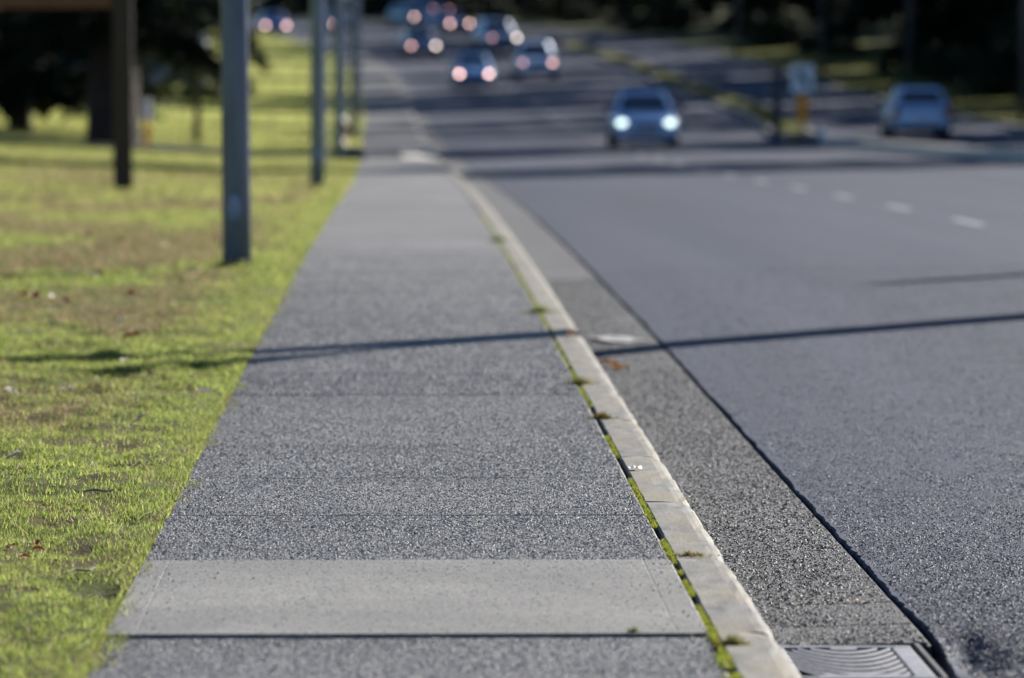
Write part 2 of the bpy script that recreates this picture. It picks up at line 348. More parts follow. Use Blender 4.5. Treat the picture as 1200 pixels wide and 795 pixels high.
# ------------------------------------------------------------------ road
road = tag(empty('road', (6, 12, -.1)), 'grey-blue worn asphalt road with dashed white lane line', 'road', kind='structure')
def rz(u): return -.112 + .008 * np.clip(u - 1.48, 0, 9) - .0 * u
def road_edge(d):
    w = .006 * (fbm(d * 2.3, d * 0 + 3.3) - .5) * 2 + .007 * (vn(d * 9, d * 0 + 8) - .5)
    hole = .055 * np.exp(-((d - 14.75) / .55) ** 2)
    return 1.4715 - .035 * smooth(d, 15.7, 14.7) + w + hole + .011 * (vn(d * 31, d * 0 + 2) - .3) + .006 * (vn(d * 13, d * 0 + 22) - .5)
def pit(u, d):
    return -.05 * np.exp(-(((u - 1.545) / .07) ** 2 + ((d - 14.55) / .45) ** 2)) + .022 * (fbm(u * 22, d * 9) - .5) * np.exp(-(((u - 1.6) / .14) ** 2 + ((d - 14.5) / .7) ** 2)) - .02 * np.exp(-(((u - 1.66) / .1) ** 2 + ((d - 14.2) / .4) ** 2))
dn = np.concatenate([np.arange(-60, 10, 5.), np.arange(10, 20, .06), np.arange(20, 62, .25), np.arange(62, 520, 3.), np.array([520, 560, 640, 800])])
offs = np.array([0, .0005, .006, .03, .05, .07, .095, .12, .15, .18, .22, .26, .36, .5, .8, 1.4, 2.4, 4.2, 7, 10, 13, 15.5, 18.3])
OO, DD = np.meshgrid(offs, dn); EE = road_edge(DD)
UU = EE * (1 - OO / 18.3) + (OO / 18.3) * 1.487 + OO
ZZ = G(DD) + rz(UU) + pit(UU, DD) + .004 * (fbm(UU * 5, DD * 3) - .5) * smooth(DD, 60, 40)
ZZ[:, 0] = G(dn) - .22; ZZ[:, 1] -= .005; 
under(road, link('asphalt', grid('asphalt', UU + C(DD), DD, ZZ), M['asphalt'], smoothed=False))
under(road, strip('joint_dirt', [(1.40, -.175), (1.62, -.175)], np.arange(9, 62, 1.), M['wet_and_shade']))
def dash(u, d, L=2.9, w=.10):
    ds = np.linspace(d - L / 2, d + L / 2, 5); UU, DD = np.meshgrid(np.array([u - w / 2, u + w / 2]), ds)
    return under(road, link('lane_dash', grid('lane_dash', UU + C(DD), DD, G(DD) + rz(UU) + .005), M['paint_white']))
for k in range(-2, 34): dash(5.92, 56 + 8 * k)
for k in range(0, 22): dash(16.8, 120 + 8 * k)

# medians (kerbed islands with rough grass)
def island(name, edge, ds, label, rim=None, top=None, lift=0.):
    e = tag(empty(name, P(edge[0][1], edge[0][0])), label, 'median', kind='structure')
    ds = np.asarray(ds, float); ul_ = np.interp(ds, [k[0] for k in edge], [k[1] for k in edge]); wd = np.interp(ds, [k[0] for k in edge], [k[2] for k in edge])
    for nm, pr, m in (('kerb_rim', [(-.5, -.2), (-.5, .13), (-.485, .145), (-.36, .145)], rim or M['concrete']), ('kerb_rim', [(.36, .145), (.485, .145), (.5, .13), (.5, -.2)], rim or M['concrete']), ('turf', [(-.36, .14), (-.2, .17), (.2, .17), (.36, .14)], top or M['median_soil'])):
        t = np.array([p[0] for p in pr]); z = np.array([p[1] for p in pr])
        X = (ul_ + wd / 2 + C(ds))[:, None] + wd[:, None] * t[None, :]; Z = (G(ds) + rz(11))[:, None] + z[None, :] + lift
        Yg = np.repeat(ds[:, None], len(pr), 1); zb_ = Z.min() - .3 + 0 * Z[:1]      # closed ends
        X = np.concatenate([X[:1], X, X[-1:]]); Yg = np.concatenate([Yg[:1] - .004, Yg, Yg[-1:] + .004]); Z = np.concatenate([Z[:1] - .4, Z, Z[-1:] - .4])
        under(e, link(nm, grid(nm, X, Yg, Z), m))
    return e
isl1 = island('median', [(20, 13.4, 1.2), (112, 13.4, 1.2), (140, 11.35, .5)], np.concatenate([np.arange(20, 112, 6.), np.arange(112, 140.5, 2)]), 'tapering kerbed median island ahead of the gap in the middle of the road', M['apron'], M['concrete'], .07)
isl2 = island('median', [(145.5, 10.9, .5), (150, 10.9, 1.3), (190, 12.6, 1.5), (400, 12.6, 1.6)], np.concatenate([np.arange(145.5, 155, 1.), np.arange(155, 402, 4)]), 'long grassy median island that starts at the sign and runs uphill')
under(road, strip('far_kerb', [(19.70, -.15), (19.70, .05), (19.73, .07), (19.97, .07)], np.concatenate([np.arange(60, 520, 4.)]), M['concrete']))
# driveway crossing the walk, with a pale apron
drive = tag(empty('driveway', P(-.3, 123)), 'pale concrete driveway apron crossing the sidewalk', 'driveway', kind='structure')
ds = np.arange(116.95, 129.3, .8)
def dgrid(prof): 
    UU, DD = np.meshgrid(np.array([p[0] for p in prof]), ds); Z = G(DD) + np.array([p[1] for p in prof])[None, :]; return grid('apron', UU + C(DD), DD, Z)
under(drive, link('apron', dgrid([(.15, .010), (.5, .004), (.996, -.10)]), M['apron']))
ds = np.arange(118.5, 124, 1.)
under(drive, link('drive_lane', dgrid([(-14, .62), (-12, .60), (-6, .24), (-3, .05), (-.8, .012)]), M['gutter']))
ds = np.arange(116.95, 129.3, 1.)
under(drive, link('crossing_pad', dgrid([(-.8, .0045), (.3, .0035)]), M['gutter']))
for a, b in ((113, 117.2), (128.8, 132)):       # ramped kerb returns
    rr = np.linspace(a, b, 8); t = (rr - a) / (b - a); t = t if a < 120 else 1 - t
    pu = np.array([.828, .834, .95, .985, .996]); pz = np.array([-.2, 0, 0, -.03, -.2])
    X = pu[None, :] + C(rr)[:, None] - .5 * (t ** 2)[:, None]; Z = G(rr)[:, None] + pz[None, :] + .012
    under(drive, link('kerb_return', grid('kerb_return', X, np.repeat(rr[:, None], 5, 1), Z), M['apron']))

# ------------------------------------------------------------------ grains of stone standing proud of the paving
def grains(u, d, z, r, hgt, tint):
    n = len(u); a0 = RNG.random(n) * 6.283; out = np.zeros((n, 3, 3, 3)); X = u + C(d); ap = np.stack([X + RNG.normal(0, .35, n) * r, d + RNG.normal(0, .35, n) * r, z + hgt], -1)
    c = [np.stack([X + r * np.cos(a0 + k * 2.094) * (.7 + .6 * RNG.random(n)), d + r * np.sin(a0 + k * 2.094) * (.7 + .6 * RNG.random(n)), z - .001], -1) for k in range(3)]
    for k in range(3):
        out[:, k, 0] = c[k]; out[:, k, 1] = c[(k + 1) % 3]; out[:, k, 2] = ap
    return out.reshape(-1, 3, 3), np.repeat(tint, 3, 0)
def stone_tint(n, lo, hi, p=1.6):
    g = lo + (hi - lo) * RNG.random(n) ** p
    warm = RNG.normal(0, .05, n)
    return np.clip(np.stack([g * (1 + warm), g, g * (1 - warm)], -1), .01, .8)
V = []; T = []
for a, b, z, sm in slab_top:
    if b < 12 or a > 44: continue
    far = a > 23.5; n = int((b - a) * 1.58 * np.interp(a, [20, 26, 36, 44], [10500, 5200, 1700, 300]) * (.10 if sm else 1))
    u = RNG.uniform(UL + .008, UR - .008, n); d = RNG.uniform(a + .014, b - .014, n)
    fu = (u - UL) / (UR - UL); fd = (d - a) / (b - a)
    zt = (1 - fu) * (1 - fd) * z[0] + fu * (1 - fd) * z[1] + fu * fd * z[2] + (1 - fu) * fd * z[3]
    r = RNG.uniform(.0026, .0052, n) * (1.35 if far else 1)
    v, t = grains(u, d, G(d) + zt + .0008, r, r * RNG.uniform(.2, .5, n) * (.4 if sm else 1), stone_tint(n, .07, .36)); V.append(v); T.append(t)
tag(under(walk, link('exposed_aggregate', trimesh('exposed_aggregate', np.concatenate(V), np.concatenate(T)), M['pebble'])), kind='stuff')
V = []; T = []
n = 46000; d = 12.6 + 28 * RNG.random(n) ** 2.0; u = RNG.uniform(1.0, 1.455, n); k = ~((d > GRATE0 - .04) & (d < GRATE1 + .04)); u = u[k]; d = d[k]; n = len(u)
r = RNG.uniform(.003, .006, n); v, t = grains(u, d, G(d) + gz(u) + .0015, r, r * RNG.uniform(.3, .6, n), stone_tint(n, .02, .17)); V.append(v); T.append(t)
tag(under(gutter, link('exposed_aggregate', trimesh('gutter_aggregate', np.concatenate(V), np.concatenate(T)), M['pebble'])), kind='stuff')
n = 130000; d = 12.6 + 30 * RNG.random(n) ** 2.0; u = 1.49 + RNG.random(n) * (.116 * d + .45 - 1.49)
k = u > road_edge(d) + .006; u = u[k]; d = d[k]; n = len(u)
r = RNG.uniform(.0026, .0052, n); v, t = grains(u, d, G(d) + rz(u) + pit(u, d) + .004 * (fbm(u * 5, d * 3) - .5) + .001, r, r * RNG.uniform(.2, .5, n), stone_tint(n, .015, .13) * np.array([.84, .95, 1.2]))
tag(under(road, link('exposed_aggregate', trimesh('asphalt_aggregate', v, t), M['pebble'])), kind='stuff')

# ------------------------------------------------------------------ grass, moss, weeds
def blades(u, d, z, h, w, lean, tint):
    n = len(u); a = RNG.random(n) * 6.283; b = RNG.random(n) * 6.283; X = u + C(d); out = np.zeros((n, 3, 3))
    out[:, 0] = np.stack([X - np.cos(a) * w / 2, d - np.sin(a) * w / 2, z - .004], -1)
    out[:, 1] = np.stack([X + np.cos(a) * w / 2, d + np.sin(a) * w / 2, z - .004], -1)
    out[:, 2] = np.stack([X + np.cos(b) * h * lean, d + np.sin(b) * h * lean, z + h * np.sqrt(np.clip(1 - lean ** 2, .05, 1))], -1)
    return out
GREEN = np.array([.242, .288, .066]); YEL = np.array([.30, .288, .098]); BROWN = np.array([.20, .145, .085]); DKG = np.array([.06, .11, .018])
def grass_tint(u, d):
    n = len(u); nb = fbm(u * .9 + 40, d * .22); fine = fbm(u * 5 + 9, d * 2.2)
    brown = np.clip(smooth(nb, .36, .56) * (.15 + .85 * smooth(d, 18, 26)) * smooth(-u, .9, 1.6) * smooth(d, 110, 66) + .45 * smooth(fine, .6, .8) * smooth(d, 13, 24), 0, .95)
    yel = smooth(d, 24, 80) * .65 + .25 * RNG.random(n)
    c = GREEN * (1 - yel[:, None]) + YEL * yel[:, None]
    k = (RNG.random(n) < brown)[:, None]; c = np.where(k, BROWN * RNG.uniform(.5, 1.6, n)[:, None], c)
    k = (RNG.random(n) < .10)[:, None]; c = np.where(k, np.array([.30, .24, .14]) * RNG.uniform(.5, 1.3, n)[:, None], c)
    k = (RNG.random(n) < .20)[:, None]; c = np.where(k, DKG, c)
    c = c * (.72 + .56 * fbm(u * 7 + 2, d * 3.4))[:, None]
    return np.clip(c * 1.06 * np.exp(RNG.normal(0, .34, n))[:, None], 0.005, .62)
V = []; T = []
for d0, d1, dens, h, w in ((11.8, 17, 14500, .016, .0032), (17, 24, 11000, .019, .0038), (24, 36, 4800, .026, .0052), (36, 60, 1500, .038, .009), (60, 135, 260, .05, .022), (135, 345, 40, .09, .07)):
    n = int((d1 - d0) * (.076 * (d0 + d1) / 2 + .9 - .8) * dens)
    d = RNG.uniform(d0, d1, n); u = -.785 - RNG.random(n) * (.076 * d + .9 - .8)
    # bare spots
    keep = fbm(u * 3.4 + 3, d * 1.7) > .33; keep &= fbm(u * 11 + 5, d * 5.) > .31; keep |= RNG.random(n) < .28
    keep &= ~((((u + .87) / .09) ** 2 + ((d - 15.2) / .25) ** 2 < 1) & (RNG.random(n) < .9))
    u = u[keep]; d = d[keep]; n = len(u)
    hh = h * RNG.uniform(.5, 1.35, n) * (.7 + .6 * fbm(u * 4, d * 2.5))
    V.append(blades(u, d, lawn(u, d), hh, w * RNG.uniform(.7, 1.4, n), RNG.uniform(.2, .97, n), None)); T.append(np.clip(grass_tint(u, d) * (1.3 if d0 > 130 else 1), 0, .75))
n = 9000; d = 12 + 26 * RNG.random(n) ** 1.3; reach = .075 * smooth(fbm(d * 1.9, d * 0 + 12), .45, .75) + .018
u = UL + reach * (RNG.random(n) ** 1.6) - .015; V.append(blades(u, d, G(d) - .004 + 0 * u, RNG.uniform(.008, .03, n), RNG.uniform(.0025, .005, n), RNG.uniform(.4, .97, n), None)); T.append(np.where((RNG.random(n) < .35)[:, None], BROWN * .9, grass_tint(u - .3, d)))
n = 2600; d = 12.5 + 20 * RNG.random(n); u = -.8 - RNG.random(n) * (.076 * d - .2); V.append(blades(u, d, lawn(u, d) + .012, RNG.uniform(.03, .085, n), RNG.uniform(.002, .004, n), RNG.uniform(.8, .995, n), None)); T.append(np.array([.42, .37, .24]) * RNG.uniform(.5, 1.2, n)[:, None])
for pu, pd_ in ((-1.23, 39), (-1.23, 75)):
    n = 900; a = RNG.random(n) * 6.283; r = .11 + .12 * RNG.random(n) ** 1.5; u = pu + r * np.cos(a); d = pd_ + r * np.sin(a); V.append(blades(u, d, lawn(u, d), RNG.uniform(.03, .10, n), RNG.uniform(.004, .009, n), RNG.uniform(.1, .7, n), None)); T.append(grass_tint(u, d))
tag(link('lawn_grass', trimesh('lawn_grass', np.concatenate(V), np.concatenate(T)), M['blade']), 'short sunlit mown grass covering the lawn left of the sidewalk', 'grass', kind='stuff')
# right verge grass beyond the far carriageway, median turf
n = 60000; d = RNG.uniform(140, 290, n); u = RNG.uniform(20.05, 30, n)
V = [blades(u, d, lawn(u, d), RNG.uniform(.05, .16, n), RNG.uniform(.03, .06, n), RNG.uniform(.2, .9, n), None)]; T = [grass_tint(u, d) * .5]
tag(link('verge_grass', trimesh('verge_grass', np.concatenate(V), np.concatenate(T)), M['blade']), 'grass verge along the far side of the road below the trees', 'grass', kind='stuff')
n = 15000; d = 157 + 140 * RNG.random(n) ** 1.3; u = np.interp(d, [145.5, 150, 190, 400], [11.1, 11.2, 12.95, 12.95]) + RNG.random(n) * np.interp(d, [145.5, 150], [.1, .75])
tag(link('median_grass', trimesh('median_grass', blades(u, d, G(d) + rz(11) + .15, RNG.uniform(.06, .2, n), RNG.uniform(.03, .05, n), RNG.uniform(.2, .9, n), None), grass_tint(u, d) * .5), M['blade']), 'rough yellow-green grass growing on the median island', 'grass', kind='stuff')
# moss in the joint between walk and kerb
n = 42000; d = 12.4 + 44 * RNG.random(n) ** 1.7
k = (fbm(d * 1.3, d * 0 + 17) > .38) & (vn(d * 5.5, d * 0 + 31) > .27); d = d[k]; n = len(d)
wid = .004 + .024 * vn(d * 3, d * 0 + 5) * vn(d * 1.1, d * 0 + 44) * 1.6 + .006 * smooth(d, 24, 50); u = .808 + RNG.normal(0, 1, n) * wid * .34
mt = np.array([.30, .33, .04]) * RNG.uniform(.55, 1.35, n)[:, None]; kk = RNG.random(n) < .1; mt[kk] = np.array([.2, .15, .07])
tag(under(walk, link('joint_moss', trimesh('joint_moss', blades(u, d, G(d) - .008 + RNG.uniform(-.006, .006, n), RNG.uniform(.005, .013, n), RNG.uniform(.003, .007, n), RNG.uniform(.2, .9, n), None), mt), M['moss'])), kind='stuff')
n = 1500; d = 12.6 + 22 * RNG.random(n); e = RNG.random(n); u = np.where(e < .55, UL + .16 * RNG.random(n) ** 2.2, np.where(e < .85, UR - .14 * RNG.random(n) ** 2.2, RNG.uniform(UL, UR, n)))
mt = np.where((RNG.random(n) < .6)[:, None], np.array([.12, .085, .05]), np.array([.03, .028, .025])) * RNG.uniform(.5, 1.4, n)[:, None]
tag(under(walk, link('grit', trimesh('grit', blades(u, d, G(d) + .003, RNG.uniform(.004, .012, n), RNG.uniform(.003, .009, n), RNG.uniform(.85, .99, n), None), mt), M['pebble'])), kind='stuff')
def ground_d(py, dz=0.):
    d = 40.
    for _ in range(60): d = .5 * d + .5 * (CAM_H - float(G(d)) - dz) * 6250 / max(py - 72, 4)
    return d
def weed(u, d, r, n, hgt, brown, label):
    t = RNG.random(n); an_ = RNG.random(n) * 6.283; rr_ = r * np.clip(np.abs(RNG.normal(0, 1, n)), 0, 2.1); uu = u + rr_ * np.cos(an_); dd_ = d + .6 * rr_ * np.sin(an_)
    tint = np.array([.17, .21, .03]) * RNG.uniform(.6, 1.3, n)[:, None]; k = RNG.random(n) < brown; tint[k] = np.array([.22, .14, .06]) * RNG.uniform(.6, 1.3, k.sum())[:, None]
    tri = blades(uu, dd_, G(dd_) + RNG.uniform(-.003, .002, n), RNG.uniform(.3, 1.9, n) * hgt * np.exp(-(rr_ / r) ** 2 / 3), RNG.uniform(.003, .006, n), RNG.uniform(.3, .98, n), None)
    o0 = np.array(P(u, d)); me = trimesh('weed_tuft', tri - o0, tint)
    return tag(link('weed_tuft', me, M['moss'], loc=tuple(o0)), label, 'weed', 'weeds along the kerb joint')
weed(.84, ground_d(758), .03, 420, .02, .5, 'yellowing weed tuft on the kerb joint nearest the storm drain')
weed(.60, ground_d(743), .012, 130, .012, .1, 'tiny green moss clump in the joint below the smooth slab')
weed(.86, ground_d(652), .045, 260, .010, .7, 'brownish weeds in the kerb joint at the top edge of the smooth slab')
weed(.825, ground_d(490), .035, 420, .022, .7, 'brown weed tuft at a slab joint nearer than the pole shadow')
weed(.815, ground_d(450), .045, 420, .028, .5, 'olive weed tuft on the kerb just nearer than the pole shadow')
weed(.815, ground_d(366), .06, 520, .034, .1, 'bright green weed tuft just beyond the pole shadow on the kerb')
weed(.80, ground_d(283), .05, 620, .04, .0, 'dark green weed clump on the kerb well beyond the pole shadow')

# ------------------------------------------------------------------ fallen leaves, twigs, litter
def leaf_mesh(name, L, seed):
    rg = random.Random(seed); v = []; f = []; n = 6
    for i in range(n):
        t = i / (n - 1); w = L * .34 * math.sin(math.pi * (t * .9 + .08)) * rg.uniform(.75, 1.2); z = L * .22 * math.sin(t * 2.6) * rg.uniform(.7, 1.2)
        v += [(-w, (t - .5) * L, z + L * .14 * rg.random()), (0, (t - .5) * L, z * .6), (w, (t - .5) * L, z + L * .16 * rg.random())]
    for i in range(n - 1):
        for k in range(2): f.append((i * 3 + k, i * 3 + k + 1, i * 3 + k + 4, i * 3 + k + 3))
    return pymesh(name, v, f)
leafm = {}
def leaf(px, py, kind, L, label, group):
    d = ground_d(py); x = (px - 475) / 6250 * d; u = x - float(C(d))
    key = (kind, L); 
    if key not in leafm: leafm[key] = leaf_mesh('fallen_leaf', L, len(leafm))
    o = link('fallen_leaf', leafm[key], M[kind], loc=(x, d, float(lawn(u, d)) + .018 if u < -.8 else P(u, d, .004).z), rot=(random.uniform(-.5, .5), random.uniform(-.4, .4), random.uniform(0, 6.28)))
    return tag(o, label, 'leaf', group)
for px, py in ((104, 284), (141, 285), (78, 308), (41, 355), (74, 361), (153, 405), (201, 320), (155, 347), (30, 352)):
    leaf(px, py, 'redleaf', .095, 'red-brown fallen leaf lying on the browned lawn behind the pole shadow', 'red leaves on the lawn')
for px, py in ((110, 327), (225, 319), (60, 368), (142, 379), (62, 352), (147, 425), (12, 470), (76, 465), (238, 466), (14, 540), (163, 502)):
    leaf(px, py, 'paleleaf', .075, 'pale dry leaf catching light on the lawn', 'pale leaves on the lawn')
for px, py in ((12, 643), (43, 646), (46, 638), (27, 666)):
    leaf(px, py, 'redleaf', .038, 'dark curled red leaf in the near clump on the green lawn', 'clump of red leaves')
leaf(672, 395, 'brownleaf', .09, 'brown fallen leaf on the kerb inside the pole shadow', 'leaves on the kerb')
for px, py in ((718, 402), (708, 399), (728, 405)):
    leaf(px, py, 'brownleaf', .10, 'brown leaf in the gutter beside the flat white paper scrap', 'leaves by the paper scrap')
for o in [o for o in COL.objects if o.name.startswith('fallen_leaf') and o.get('group') == 'leaves by the paper scrap']: o.location.z -= .135
for k in range(26):                              # crumbs of leaf caught in the gutter joint
    px = 955 + 60 * random.random(); d = 15.92 + random.uniform(-.03, .04); x = 1.2 + random.uniform(-.03, .2)
    if 'crumb' not in leafm: leafm['crumb'] = leaf_mesh('fallen_leaf', .018, 77)
    tag(link('fallen_leaf', leafm['crumb'], M['brownleaf'] if k % 3 else M['paleleaf'], loc=(x, d, gz(x) + .004), rot=(random.uniform(-.6, .6), random.uniform(-.6, .6), random.uniform(0, 6))), 'crumb of dry leaf caught in the gutter joint above the storm drain', 'leaf', 'leaf crumbs in the gutter joint')
def twig(px, py, L, rz_, label):
    d = ground_d(py); x = (px - 475) / 6250 * d; z = float(lawn(x - C(d), d)) + .022
    tag(link('twig', tube('twig', [(-L / 2, 0, 0), (-L / 6, .01, .006), (L / 5, -.008, .002), (L / 2, .006, .01)], [.003, .004, .0035, .002], 6), M['twig'], loc=(x, d, z), rot=(0, .03, rz_)), label, 'twig')
twig(115, 588, .11, .2, 'short pale twig lying on the lawn near the walk edge')
twig(95, 676, .13, .9, 'bent grey twig lying on the lawn beside the smooth slab')
d = ground_d(403, -.13); pm = bmesh.new(); bmesh.ops.create_grid(pm, x_segments=7, y_segments=9, size=.5)
for v in pm.verts: v.co = Vector((v.co.x * .26, v.co.y * .6, .006 + .005 * math.sin(v.co.x * 9 + 2 * v.co.y) + random.uniform(0, .006)))
tag(link('paper_scrap', bm_mesh('paper_scrap', pm), M['paper'], loc=(1.25, d + .3, -.13), rot=(0, 0, .2)), 'flat scrap of white paper lying in the gutter past the pole shadow', 'paper')
d = ground_d(552); pm = bmesh.new(); bmesh.ops.create_grid(pm, x_segments=4, y_segments=3, size=.5)
for v in pm.verts: v.co = Vector((v.co.x * .045, v.co.y * .05, .006 + random.uniform(0, .010)))
tag(link('plastic_shred', bm_mesh('plastic_shred', pm), M['white'], loc=(.845, d, 0), rot=(0, 0, .3)), 'tiny white plastic shred stuck in the mossy kerb joint', 'litter')

# ------------------------------------------------------------------ storm drain grate
gr = tag(empty('storm_drain', (1.235, 14.5, -.13)), 'cast iron storm drain grate with curved bars set in the gutter', 'drain')
gu0, gu1 = 1.03, 1.405; ztop = -.126
def gbox(nm, a, b, m=M['iron'], bev=.004): return under(gr, link(nm, box(nm, a, b, bev), m))
gbox('frame_rail', (gu0, GRATE1 - .04, ztop - .05), (gu1, GRATE1, ztop)); gbox('frame_rail', (gu0, GRATE0, ztop - .05), (gu1, GRATE0 + .04, ztop))
gbox('frame_rail', (gu1 - .055, GRATE0 + .041, ztop - .05), (gu1, GRATE1 - .041, ztop - .001)); gbox('frame_rail', (gu0, GRATE0 + .041, ztop - .05), (gu0 + .02, GRATE1 - .041, ztop - .001))
gbox('well', (gu0 - .01, GRATE0 - .01, -.40), (gu1 + .01, GRATE1 + .01, -.36), M['wet_and_shade'], 0)
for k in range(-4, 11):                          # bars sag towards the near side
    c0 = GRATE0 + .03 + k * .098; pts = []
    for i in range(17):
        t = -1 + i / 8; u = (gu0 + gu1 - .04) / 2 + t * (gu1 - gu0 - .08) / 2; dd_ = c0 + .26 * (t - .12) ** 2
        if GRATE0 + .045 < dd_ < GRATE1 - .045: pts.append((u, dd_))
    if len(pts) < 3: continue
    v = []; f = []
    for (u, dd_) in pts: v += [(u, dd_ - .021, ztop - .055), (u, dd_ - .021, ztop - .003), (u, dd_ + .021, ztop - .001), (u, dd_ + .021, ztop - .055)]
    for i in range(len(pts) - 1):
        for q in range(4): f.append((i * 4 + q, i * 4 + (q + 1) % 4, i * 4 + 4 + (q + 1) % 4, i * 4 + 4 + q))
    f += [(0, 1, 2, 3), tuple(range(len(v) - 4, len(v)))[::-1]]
    bme = pymesh('bar', v, f); bme.materials.append(M['iron']); bme.materials.append(M['wet_and_shade'])
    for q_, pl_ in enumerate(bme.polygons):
        if not (q_ % 4 == 1 and q_ < len(f) - 2): pl_.material_index = 1  # sides darker in colour: grime, and shade between the pale tops
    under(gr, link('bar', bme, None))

# ------------------------------------------------------------------ lamp posts
def lamp_post(name, hgt, r0, r1, arms, m=M['steel']):
    e = empty(name)
    link('base_plate', lathe('base_plate', [(r0 * 1.25, -.05), (r0 * 1.25, .045), (r0 * 1.12, .06)], 4), M['steel_dark'], e, rot=(0, 0, R(45)))
    link('pole', tube('pole', [(0, 0, -.05), (0, 0, hgt * .5), (0, 0, hgt)], [r0, (r0 + r1) / 2, r1], 14), m, e, smoothed=True)
    hc = link('hand_hole_cover', lathe('hand_hole_cover', [(.052, 0), (.052, .012), (.045, .016)], 18), m, e, loc=(-.012, -r0 * 1.0 + .001, .46), rot=(R(90), 0, 0)); hc.scale = (1, 2.0, 1)
    for a, L, rise in arms:
        ca, sa = math.cos(a), math.sin(a)
        link('arm', tube('arm', [(0, 0, hgt - .6), (ca * L * .15, sa * L * .15, hgt + rise * .5), (ca * L * .5, sa * L * .5, hgt + rise * .9), (ca * L, sa * L, hgt + rise)], [r1 * .75, r1 * .65, r1 * .55, r1 * .45], 8), m, e, smoothed=True)
        lu = link('luminaire', box('luminaire', (-.12, -.30, -.07), (.12, .35, .06), .05), M['steel_dark'], e, loc=(ca * (L + .2), sa * (L + .2), hgt + rise), rot=(0, 0, a - R(90)))
        link('lens', box('lens', (-.09, -.24, -.095), (.09, .1, -.071), .01), M['lamp_bulb'], lu)
    for bx, by in ((-1, -1), (1, -1), (1, 1), (-1, 1)): link('anchor_bolt', lathe('anchor_bolt', [(.016, .045), (.016, .085), (.008, .09)], 6), M['steel_dark'], e, loc=(bx * r0 * .72, by * r0 * .72, 0))
    return e
proto = lamp_post('street_lamp', 9.0, .108, .062, [(R(0), 2.2, .5)])
lab = ['grey steel lamp post with an oval hand-hole cover beside the sidewalk', 'grey lamp post on the lawn edge between the hand-hole post and the vault',
       'grey lamp post standing beside the low dark vault before the driveway', 'lamp post just past the driveway apron beside the sidewalk', 'far lamp post second past the driveway on the left side', 'farthest lamp post beside the uphill sidewalk']
for k, d in enumerate((39, 75, 111, 147, 183, 219)):
    o = proto if k == 0 else copy_tree(proto); u = -1.23 if d < 130 else -1.0
    q = P(u, d); o.location = (q.x, q.y, float(lawn(u, d)) - .01); tag(o, lab[k], 'lamp post', 'lamp posts along the sidewalk')
proto.rotation_euler = (0, R(-.5), 0)
lab = ['lamp post on the far verge behind the rear-view car at the frame of dark trees', 'lamp post on the far verge second uphill among dark trees', 'lamp post on the far verge third uphill against the woods', 'lamp post on the far verge fourth uphill against the woods']
for k, d in enumerate((172, 208, 244, 280)):
    o = copy_tree(proto); q = P(20.5, d); o.location = (q.x, q.y, float(lawn(20.5, d))); o.rotation_euler = (0, 0, R(180)); tag(o, lab[k], 'lamp post', 'lamp posts on the far verge')
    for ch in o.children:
        if ch.name.startswith(('pole', 'arm')): ch.material_slots[0].link = 'OBJECT'; ch.material_slots[0].material = M['steel_dark']  # poles and arms darkened in colour to pass for shaded steel
# two posts on the median, right of the view, whose shadows cross the road and walk
def on_line(u, d, L): return u + math.sin(R(SUN_AZ)) * L, d + math.cos(R(SUN_AZ)) * L
u0, d0 = on_line(3.97, 33.5, 16.3)
o = lamp_post('street_lamp', 9.2, .27, .23, [(R(215), 2.6, 1.6), (R(245), 3.2, .5)]); o.location = P(u0, d0, .03); tag(o, 'tall twin-arm lamp post on the median whose shadow crosses the walk', 'lamp post', 'lamp posts on the median')
u0, d0 = on_line(3.1, 38.3, 17.0)
o = lamp_post('steel_post', 6.9, .17, .13, []); o.location = P(u0, d0, .03); tag(o, 'plain tapered steel post on the median without any arm', 'post', 'posts on the median')

# ------------------------------------------------------------------ wooden sign, marker, hydrant, vault, thin posts
q = P(-3.8, 72); z0 = float(lawn(-3.8, 72)); sg = tag(empty('timber_sign', (q.x, q.y, z0)), 'dark timber two-post sign with a brown board above the lawn', 'sign')
link('post', box('post', (-.125, -.125, -.1), (.125, .125, 4.2), .012), M['timber'], sg)
link('post', box('post', (-3.325, -.125, -.1), (-3.075, .125, 4.2), .012), M['timber'], sg)
for k in range(5): link('board', box('board', (-3.07, -.04, 2.44 + k * .33), (-.13, .04, 2.755 + k * .33), .01), M['timber_red'], sg)
q = P(-5.72 + .4, 122); z0 = float(lawn(-5.3, 122)); mk = tag(empty('marker_post', (-5.9, 122, float(lawn(-5.7, 122)))), 'slim utility marker with white top and orange lower part beside the big trunk', 'marker')
link('lower_stake', box('lower_stake', (-.07, -.04, -.1), (.07, .04, .62), .015), M['orange'], mk); link('white_cap', box('white_cap', (-.10, -.07, .62), (.10, .07, 1.12), .04), M['white'], mk)
q = P(-1.3, 137); hy = tag(empty('fire_hydrant', (q.x, q.y, float(lawn(-1.3, 137)))), 'dark red fire hydrant with a pale cap beyond the lamp post by the vault', 'hydrant')
link('barrel', lathe('barrel', [(.17, 0), (.17, .05), (.12, .06), (.12, .55), (.16, .56), (.16, .60)], 16), M['hydrant'], hy, smoothed=True)
link('bonnet', lathe('bonnet', [(.15, .60), (.14, .68), (.09, .75), (.04, .78), (.04, .84)], 16), M['white'], hy, smoothed=True)
for s in (-1, 1): link('side_outlet', lathe('side_outlet', [(.07, 0), (.07, .12), (.05, .13)], 10, 'X'), M['hydrant'], hy, loc=(.1 * s, 0, .45), rot=(0, 0, 0 if s > 0 else math.pi))
link('front_outlet', lathe('front_outlet', [(.085, 0), (.085, .12), (.06, .14)], 12), M['hydrant'], hy, loc=(0, -.1, .42), rot=(R(90), 0, 0))
